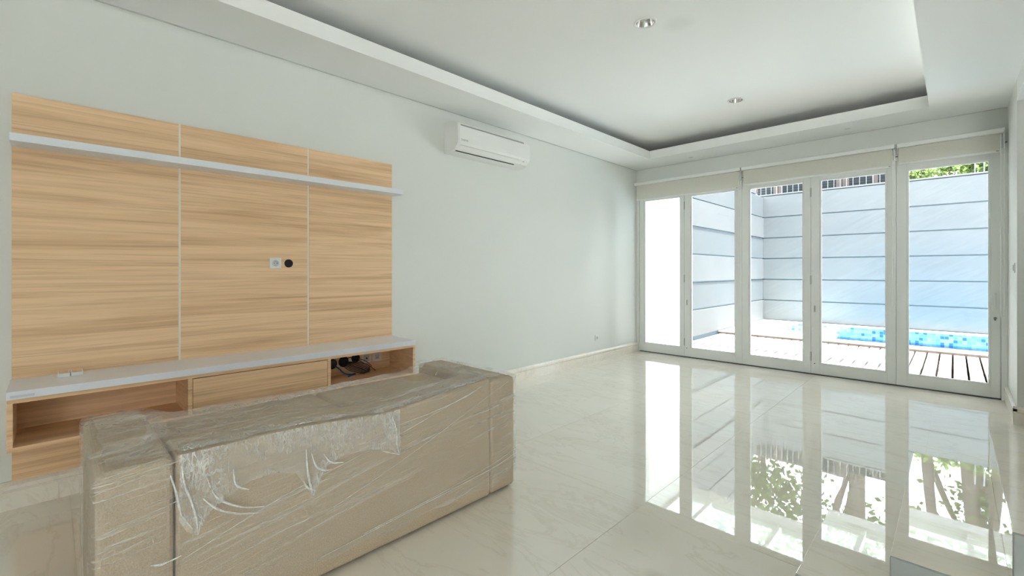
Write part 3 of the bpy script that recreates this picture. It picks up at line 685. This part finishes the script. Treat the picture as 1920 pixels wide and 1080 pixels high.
for k in range(5):
    o = 0.012 * k
    tube(spline([(XB + 0.006, 1.640 + o * 0.5, 0.520 + 0.002 * k), (XB + 0.06 + o * 0.4, 1.655 + o, 0.478 + 0.004 * k), (XB + 0.10, 1.70 + o, 0.452 + 0.005 * k), (XB + 0.13 + o * 0.3, 1.765 + o * 0.8, 0.434 + 0.002 * k), (XB + 0.12, 1.80 + o * 0.5, 0.443 + 0.006 * k), (XB + 0.09, 1.775 + o, 0.464 + 0.006 * k), (XB + 0.05, 1.71 + o, 0.492 + 0.005 * k), (XB + 0.02, 1.668, 0.525)], 6), 0.0032, 6, True, bm)
tag(obj('black_cable_coil', bm, 'black', None, True), 'bundle of coiled black cables inside the cabinet bay', 'cable')
for k in range(2):
    tag(obj('thin_wire', tube(spline([(XB + 0.005, 1.763 + 0.008 * k, 0.534 + 0.004 * k), (XB + 0.05, 1.80 + 0.02 * k, 0.505 + 0.012 * k), (XB + 0.08, 1.86 - 0.01 * k, 0.462 + 0.022 * k), (XB + 0.09, 1.895 - 0.035 * k, 0.4285 + 0.042 * k)], 6), 0.0028, 6), 'black', None, True), ['thin black wire whose end reaches the cabinet floor', 'thin black wire whose end sticks out above the cabinet floor'][k], 'wire')
tag(obj('link_wire', tube(spline([(XB + 0.006, 1.672, 0.545), (XB + 0.03, 1.70, 0.556), (XB + 0.03, 1.735, 0.552), (XB + 0.006, 1.752, 0.548)], 5), 0.003, 6), 'black', None, True), 'short thin wire linking two black grommets in the cabinet bay', 'wire')

# two white plastic holders on the counter
for k, y0 in enumerate((0.024, 0.0765)):
    t = empty('remote_holder', (-3.47, y0 + 0.024, 0.690), ['small white plastic holder on the counter, the one nearer its end', 'small white plastic holder on the counter, the one farther from its end'][k], 'holder', 'white plastic holders on the counter')
    box('back_plate', 'plastic', (-3.50, -3.42, y0, y0 + 0.048, 0.690, 0.694), t, 0.001)
    box('front_lip', 'plastic', (-3.424, -3.420, y0 + 0.001, y0 + 0.047, 0.694, 0.708), t, 0.0008)
    for s in (0.0015, 0.0435): box('side_flange', 'plastic', (-3.50, -3.4245, y0 + s, y0 + s + 0.003, 0.694, 0.712), t)
    box('tray_floor', 'plastic_shade', (-3.497, -3.426, y0 + 0.006, y0 + 0.042, 0.694, 0.6955), t)

# wall switch on the pier
t = empty('wall_switch', (XR, 5.742, 1.287), 'small white switch on the short wall pier', 'switch')
pl = box('plate', 'plastic', (XR - 0.009, XR, 5.700, 5.784, 1.245, 1.329), t, 0.002)
box('rocker', 'plastic_shade', (XR - 0.013, XR - 0.009, 5.720, 5.764, 1.262, 1.312), pl, 0.001)

# ------------------------------------------------------------------ air conditioner
ac = empty('air_conditioner', (XL, 3.2, 2.41), 'white split air conditioner mounted high on the left wall', 'air conditioner')
prof = [(0, 2.408), (0, 2.702), (0.06, 2.704), (0.150, 2.698), (0.190, 2.680), (0.207, 2.655), (0.213, 2.60), (0.216, 2.540), (0.214, 2.490), (0.204, 2.470), (0.165, 2.430), (0.120, 2.412), (0.06, 2.406)]
obj('body', prism([(XL + p, q) for p, q in prof], 'y', 2.700, 3.715), 'plastic', ac)
fp = [(0.150, 2.700), (0.192, 2.682), (0.210, 2.656), (0.2165, 2.60), (0.2195, 2.540), (0.2175, 2.492), (0.207, 2.474), (0.200, 2.478), (0.208, 2.54), (0.205, 2.60), (0.198, 2.655), (0.15, 2.692)]
fpn = obj('front_panel', prism([(XL + p, q) for p, q in fp], 'y', 2.716, 3.700), 'plastic', ac)
obj('intake_slot', prism([(XL + p, q) for p, q in ((0.2085, 2.664), (0.2125, 2.650), (0.205, 2.648), (0.200, 2.662))], 'y', 2.735, 3.62), 'plastic_grey', fpn)
def slab_on(p0, p1, t, ya, yb, name, mat):
    (a, z0), (b_, z1) = p0, p1; L = math.hypot(b_ - a, z1 - z0); nx, nz = (z0 - z1) / L, -(a - b_) / L
    if nx < 0: nx, nz = -nx, -nz
    nz = -abs(nz)
    return obj(name, prism([(XL + a, z0), (XL + b_, z1), (XL + b_ + nx * t, z1 + nz * t), (XL + a + nx * t, z0 + nz * t)], 'y', ya, yb), mat, ac)
slab_on((0.200, 2.466), (0.152, 2.424), 0.003, 2.740, 3.545, 'louvre_flap', 'plastic')
slab_on((0.2035, 2.4695), (0.2005, 2.4665), 0.0018, 2.735, 3.55, 'flap_line', 'plastic_shade')
slab_on((0.150, 2.4225), (0.138, 2.4175), 0.0022, 2.725, 3.53, 'outlet_slot', 'dark_track')
slab_on((0.196, 2.462), (0.190, 2.457), 0.0020, 3.620, 3.640, 'indicator_lamp', 'plastic_grey')
slab_on((0.170, 2.434), (0.163, 2.429), 0.0020, 3.605, 3.618, 'sensor_mark', 'plastic_shade')
tc = bpy.data.curves.new('brand', 'FONT'); tc.body = 'DAIKIN'; tc.size = 0.026; tc.extrude = 0.0004
to = bpy.data.objects.new('tmp', tc); C.objects.link(to); dg = bpy.context.evaluated_depsgraph_get()
tm = bpy.data.meshes.new_from_object(to.evaluated_get(dg)); bpy.data.objects.remove(to)
tm.transform(Matrix.Translation((XL + 0.2188, 2.735, 2.506)) @ Matrix(((0, 0, 1, 0), (1, 0, 0, 0), (0, 1, 0, 0), (0, 0, 0, 1))))
tm.materials.clear(); link('brand_lettering', tm, 'text', fpn)

# ------------------------------------------------------------------ ceiling downlights
def downlight(x, y, z, r, label, group, big=True):
    t = empty('downlight', (x, y, z), label, 'ceiling light', group)
    if big:
        obj('trim_ring', lathe([(r, z), (r, z - 0.004), (r * 0.95, z - 0.007), (r * 0.80, z - 0.006), (r * 0.77, z - 0.001), (r * 0.77, z + 0.0)], 40, 'z', (x, y, 0)), 'ring', t, True)
        rf_ = obj('reflector', lathe([(r * 0.77, z - 0.0015), (r * 0.70, z + 0.02), (r * 0.55, z + 0.055), (r * 0.30, z + 0.08), (0.0001, z + 0.085)], 40, 'z', (x, y, 0)), 'chrome', t, True)
        obj('lamp_bulb', tube([(x - r * 0.4, y, z + 0.03), (x + r * 0.4, y, z + 0.03)], 0.012, 10), 'plastic', rf_, True)
    else:
        obj('trim_ring', lathe([(r, z), (r, z - 0.004), (r * 0.7, z - 0.005), (r * 0.65, z)], 28, 'z', (x, y, 0)), 'ring', t, True)
        obj('lamp_face', lathe([(r * 0.66, z - 0.0022), (0.0001, z - 0.0025)], 28, 'z', (x, y, 0)), 'plastic_shade', t)
    return t
downlight(-1.60, 3.015, ZT, 0.082, 'round chrome downlight in the upper ceiling beside the faint round stain', 'large downlights')
downlight(-1.645, 5.055, ZT, 0.082, 'round chrome downlight in the upper ceiling nearer the glass doors', 'large downlights')
downlight(-2.617, 6.222, ZC, 0.034, 'tiny white spotlight in the ceiling border near the room corner', 'tiny border spotlights', False)
downlight(-0.845, 6.180, ZC, 0.034, 'tiny white spotlight in the ceiling border over the hinged door leaves', 'tiny border spotlights', False)
# openings cut in the upper ceiling for the two reflectors
cut = bpy.data.objects['ceiling']
for x, y in ((-1.60, 3.015), (-1.645, 5.055)):
    bm = bmesh.new(); bmesh.ops.create_cone(bm, cap_ends=True, segments=40, radius1=0.064, radius2=0.064, depth=0.2)
    bmesh.ops.translate(bm, verts=bm.verts[:], vec=(x, y, ZT + 0.05)); cme = bpy.data.meshes.new('c'); bm.to_mesh(cme); bm.free()
    co = bpy.data.objects.new('cutter', cme); C.objects.link(co)
    md = cut.modifiers.new('hole', 'BOOLEAN'); md.object = co; md.solver = 'EXACT'
    dg = bpy.context.evaluated_depsgraph_get(); nm = bpy.data.meshes.new_from_object(cut.evaluated_get(dg))
    cut.modifiers.clear(); cut.data = nm; bpy.data.objects.remove(co)

# ------------------------------------------------------------------ sofa wrapped in plastic film
SX0, SX1, SY0, SY1, SZ = -2.56, -1.845, 0.092, 1.908, 0.648
sofa = empty('sofa', ((SX0 + SX1) / 2, (SY0 + SY1) / 2, 0), 'boxy taupe fabric sofa seen from behind, wrapped in plastic', 'sofa')
arms = []
for y0, y1 in ((SY0, 0.287), (1.713, SY1)): arms.append(obj('armrest', bx((SX0, SX1, y0, y1, 0.012, SZ - 0.004), bevel=0.022, seg=4), 'fabric', sofa))
def sag(y): return 0.016 * max(0.0, (y - 1.35) / 0.36) ** 2 * (y < 1.75) - 0.030 * math.exp(-((y - 1.08) / 0.28) ** 2)
bm = bx((-2.06, SX1 + 0.003, 0.291, 1.709, 0.012, SZ), bevel=0.018, seg=4)
for k in range(1, 24): bmesh.ops.bisect_plane(bm, geom=bm.verts[:] + bm.edges[:] + bm.faces[:], plane_co=(0, 0.291 + 1.418 * k / 24, 0), plane_no=(0, 1, 0))
for v in bm.verts:
    if v.co.z > 0.5: v.co.z += sag(v.co.y)
obj('backrest', bm, 'fabric', sofa)
obj('seat_base', bx((SX0 + 0.01, -2.062, 0.291, 1.709, 0.012, 0.27), bevel=0.012, seg=3), 'fabric', sofa)
for y0, y1 in ((0.294, 0.998), (1.002, 1.706)):
    obj('seat_cushion', bx((SX0 - 0.005, -2.065, y0, y1, 0.272, 0.43), bevel=0.035, seg=4), 'fabric', sofa)
    bm = bx((-2.50, -2.066, y0, y1, 0.432, 0.598), bevel=0.028, seg=4); obj('back_cushion', bm, 'fabric', sofa)
for x in (SX0 + 0.06, SX1 - 0.06):
    for a_, y in zip(arms, (SY0 + 0.06, SY1 - 0.06)): obj('foot', bx((x - 0.03, x + 0.03, y - 0.03, y + 0.03, 0.0, 0.014)), 'black', a_)

wrap = empty('plastic_wrap', ((SX0 + SX1) / 2, (SY0 + SY1) / 2, 0.06), 'crinkled clear plastic film wrapped tightly over the taupe sofa', 'plastic wrap')
def build_film():
    g = 0.010
    x0, x1, y0, y1, z0, z1 = SX0 - g, SX1 + g, SY0 - g, SY1 + g, 0.075, SZ + 0.006
    nx, ny, nz = 56, 140, 44
    bm = bmesh.new()
    def grid(fn, nu, nv):
        vs = [[bm.verts.new(fn(u / nu, v / nv)) for v in range(nv + 1)] for u in range(nu + 1)]
        for u in range(nu):
            for v in range(nv): bm.faces.new((vs[u][v], vs[u + 1][v], vs[u + 1][v + 1], vs[u][v + 1]))
    L = lambda a, b_, t_: a + (b_ - a) * t_
    grid(lambda u, v: (L(x0, x1, u), L(y0, y1, v), z1), nx, ny)
    grid(lambda u, v: (x1, L(y0, y1, v), L(z1, z0, u)), nz, ny)
    grid(lambda u, v: (x0, L(y0, y1, v), L(z0, z1, u)), nz, ny)
    grid(lambda u, v: (L(x0, x1, v), y0, L(z1, z0, u)), nz, nx)
    grid(lambda u, v: (L(x0, x1, v), y1, L(z0, z1, u)), nz, nx)
    bmesh.ops.remove_doubles(bm, verts=bm.verts[:], dist=0.0004)
    for _ in range(6):   # round the folded corners
        ed = [v for v in bm.verts if sum((v.co.x < x0 + 0.03, v.co.x > x1 - 0.03, v.co.y < y0 + 0.03, v.co.y > y1 - 0.03, v.co.z > z1 - 0.03)) >= 2]
        bmesh.ops.smooth_vert(bm, verts=ed, factor=0.5, use_axis_x=True, use_axis_y=True, use_axis_z=True)
    bmesh.ops.recalc_face_normals(bm, faces=bm.faces[:]); bm.normal_update()
    def ridge(p): return 1 - abs(noise.noise(p))
    sm = lambda a, b_, t_: (lambda q: q * q * (3 - 2 * q))(max(0, min(1, (t_ - a) / (b_ - a))))
    mv = []
    for v in bm.verts:
        p, n = v.co.copy(), v.normal.copy()
        r1 = ridge(Vector((p.x * 5, p.y * 2.2 + p.z * 3, p.z * 15 - p.y * 3.0)))
        r2 = ridge(Vector((p.x * 16, p.y * 16, p.z * 16 + 5)))
        top = sm(z1 - 0.05, z1 - 0.005, p.z)
        d = 0.004 * r1 ** 3 + (0.003 + 0.004 * top) * r2 ** 4 - 0.002
        q = p + n * d
        cav = sm(SY0 + 0.17, 0.42, p.y) * (1 - sm(1.58, 1.74, p.y)) * (1 - sm(-2.12, -2.02, p.x)) * top
        q.z -= cav * (0.045 + 0.012 * noise.noise(Vector((p.x * 6, p.y * 6, 1)))) + top * 0.05 * math.exp(-((p.y - 1.58) / 0.11) ** 2 - ((p.x + 2.38) / 0.12) ** 2)
        if 0.291 < p.y < 1.75: q.z += sag(p.y) * max(0.0, min(1.0, (p.z - 0.3) / 0.34)) * (1 if p.x > -2.12 else 0.4)
        q.z += top * (1 - cav) * 0.004 * noise.noise(Vector((p.x * 12, p.y * 12, 3)))
        if p.z < z0 + 0.04: q.z += 0.03 * noise.noise(Vector((p.x * 7, p.y * 5, 9)))
        mv.append((v, q))
    for v, q in mv: v.co = q
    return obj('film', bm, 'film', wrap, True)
build_film()
# loose flap hanging from the top of the back, gathered along a ragged lower edge
edge = [(0.296, 0.44), (0.315, 0.395), (0.345, 0.37), (0.375, 0.43), (0.43, 0.47), (0.50, 0.50), (0.58, 0.505), (0.66, 0.48), (0.705, 0.40), (0.725, 0.362), (0.745, 0.40), (0.79, 0.47), (0.86, 0.495), (0.94, 0.485), (1.02, 0.47), (1.08, 0.45), (1.115, 0.418), (1.125, 0.44)]
def ez(y):
    for (a, za), (b_, zb_) in zip(edge, edge[1:]):
        if a <= y <= b_: return za + (zb_ - za) * (y - a) / (b_ - a)
    return edge[-1][1]
bm = bmesh.new(); NU, NV = 150, 26; vs = []
for i in range(NU + 1):
    y = 0.296 + (1.125 - 0.296) * i / NU; col = []
    for j in range(NV + 1):
        t = j / NV; z = SZ + 0.004 + sag(y) - t * (SZ + 0.004 + sag(y) - ez(y))
        n1 = noise.noise(Vector((y * 34, z * 9, 0.3))); n2 = noise.noise(Vector((y * 70, z * 40, 4.0))); n3 = noise.noise(Vector((y * 14 + z * 6, z * 5, 8)))
        x = SX1 + 0.020 + t * (0.006 + 0.008 * abs(n1) + 0.005 * abs(n3)) + 0.003 * n2 * t
        col.append(bm.verts.new((x, y + 0.006 * n3 * t, z)))
    vs.append(col)
for i in range(NU):
    for j in range(NV): bm.faces.new((vs[i][j], vs[i + 1][j], vs[i + 1][j + 1], vs[i][j + 1]))
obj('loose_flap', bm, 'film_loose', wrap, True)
# sharp folds in the film
folds = [[(0.30, 0.62), (0.31, 0.55), (0.335, 0.46), (0.345, 0.39)], [(0.37, 0.56), (0.40, 0.48), (0.47, 0.42), (0.55, 0.39)], [(0.36, 0.49), (0.40, 0.44), (0.46, 0.40), (0.53, 0.375)],
         [(0.70, 0.56), (0.705, 0.48), (0.715, 0.42), (0.728, 0.365)], [(0.69, 0.44), (0.705, 0.41), (0.735, 0.385)], [(0.72, 0.54), (0.74, 0.48), (0.775, 0.455), (0.80, 0.452)], [(0.77, 0.52), (0.80, 0.48), (0.85, 0.465)],
         [(1.08, 0.60), (1.10, 0.54), (1.105, 0.47), (1.118, 0.42)], [(1.03, 0.46), (1.07, 0.44), (1.118, 0.418)], [(0.22, 0.33), (0.25, 0.32), (0.30, 0.325)],
         [(0.27, 0.60), (0.285, 0.54), (0.30, 0.46), (0.33, 0.40)], [(0.45, 0.56), (0.46, 0.50), (0.50, 0.47)]]
for f in folds:
    pts = spline([(SX1 + 0.030 + 0.004 * math.sin(9 * y), y, z) for y, z in f], 6); m_ = len(pts) - 1
    bm = tube(pts, [0.0008 + 0.0032 * math.sin(PI * min(0.97, 0.08 + 0.85 * k / m_)) * random.uniform(0.7, 1.2) for k in range(m_ + 1)], 5, True)
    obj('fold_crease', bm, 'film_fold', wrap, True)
# second, slack layer of film over the top, its haze added to lighten it
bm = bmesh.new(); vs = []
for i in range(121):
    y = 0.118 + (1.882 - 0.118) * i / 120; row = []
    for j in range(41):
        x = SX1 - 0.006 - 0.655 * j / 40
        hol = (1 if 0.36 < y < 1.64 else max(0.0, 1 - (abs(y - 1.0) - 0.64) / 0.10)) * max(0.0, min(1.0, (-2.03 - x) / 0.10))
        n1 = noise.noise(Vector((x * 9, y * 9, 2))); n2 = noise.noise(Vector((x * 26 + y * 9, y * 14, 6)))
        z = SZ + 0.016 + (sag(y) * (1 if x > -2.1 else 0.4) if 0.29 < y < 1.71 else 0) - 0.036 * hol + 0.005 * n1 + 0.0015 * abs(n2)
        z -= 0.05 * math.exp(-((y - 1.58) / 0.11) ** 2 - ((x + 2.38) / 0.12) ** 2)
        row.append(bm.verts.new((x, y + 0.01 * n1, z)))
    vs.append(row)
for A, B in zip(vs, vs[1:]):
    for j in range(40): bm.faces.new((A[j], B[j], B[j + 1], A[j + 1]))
obj('lightening_layer', bm, 'film_top', wrap, True)
# gathered bands where the film is pulled over the edges
def band(name, path, w, up, amp):
    pts = spline(path, 16); bm = bmesh.new(); vs = []
    for i, p in enumerate(pts):
        row = []
        for j in range(9):
            u = j / 8 - 0.5
            n1 = noise.noise(Vector((p.y * 30, u * 9 + p.x * 20, p.z * 20))); n2 = noise.noise(Vector((p.y * 9 + p.x * 9, u * 26, 5)))
            row.append(bm.verts.new(p + Vector((0, 0, sag(p.y) if 0.29 < p.y < 1.71 and p.x > -2.1 else 0.0)) + Vector(up) * (u * w * (0.7 + 0.6 * abs(n2))) + Vector((0.35, 0, 1)).normalized() * (amp * (1 - 4 * u * u) * (0.4 + 0.6 * abs(n1)) + amp * 0.7 * n2)))
        vs.append(row)
    for A, B in zip(vs, vs[1:]):
        for j in range(8): bm.faces.new((A[j], B[j], B[j + 1], A[j + 1]))
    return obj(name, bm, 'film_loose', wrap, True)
ex = SX1 + 0.012
band('gathered_band', [(ex - 0.03, 0.30, SZ + 0.012), (ex - 0.03, 0.7, SZ + 0.014), (ex - 0.035, 1.1, SZ + 0.012), (ex - 0.03, 1.5, SZ + 0.013), (ex - 0.03, 1.70, SZ + 0.012)], 0.075, (-1, 0, 0), 0.010)
band('gathered_band', [(ex - 0.06, 0.16, SZ + 0.010), (ex - 0.20, 0.24, SZ + 0.012), (ex - 0.36, 0.285, SZ + 0.006), (ex - 0.55, 0.28, SZ + 0.010)], 0.09, (0.3, 0.9, 0), 0.010)
band('gathered_band', [(ex - 0.03, 1.66, SZ + 0.010), (ex - 0.16, 1.72, SZ + 0.012), (ex - 0.34, 1.72, SZ + 0.010), (ex - 0.58, 1.74, SZ + 0.010)], 0.09, (0.3, -0.9, 0), 0.010)
band('gathered_band', [(SX0 + 0.10, 0.45, SZ - 0.03), (SX0 + 0.12, 0.8, SZ - 0.034), (SX0 + 0.10, 1.15, SZ - 0.03), (SX0 + 0.08, 1.45, SZ - 0.03)], 0.10, (-1, 0, 0), 0.010)
for f, w in (([(ex + 0.004, 0.30, 0.30), (ex + 0.005, 0.62, 0.40), (ex + 0.005, 1.1, 0.50), (ex + 0.005, 1.5, 0.60), (ex + 0.003, 1.72, 0.645)], 0.0010),
          ([(ex + 0.004, 0.75, 0.10), (ex + 0.004, 1.2, 0.13), (ex + 0.004, 1.7, 0.165), (ex + 0.002, 1.915, 0.20)], 0.0012),
          ([(ex + 0.004, 0.95, 0.12), (ex + 0.004, 1.3, 0.145), (ex + 0.004, 1.7, 0.185), (ex + 0.002, 1.915, 0.23)], 0.0010),
          ([(ex + 0.004, 1.12, 0.55), (ex + 0.004, 1.3, 0.565), (ex + 0.004, 1.52, 0.60), (ex + 0.003, 1.68, 0.65)], 0.0016),
          ([(ex + 0.004, 0.80, 0.28), (ex + 0.004, 1.2, 0.40), (ex + 0.004, 1.65, 0.56), (ex + 0.003, 1.85, 0.63)], 0.0009)):
    obj('stretch_line', tube(spline(f, 10), w, 5), 'film_fold', wrap, True)
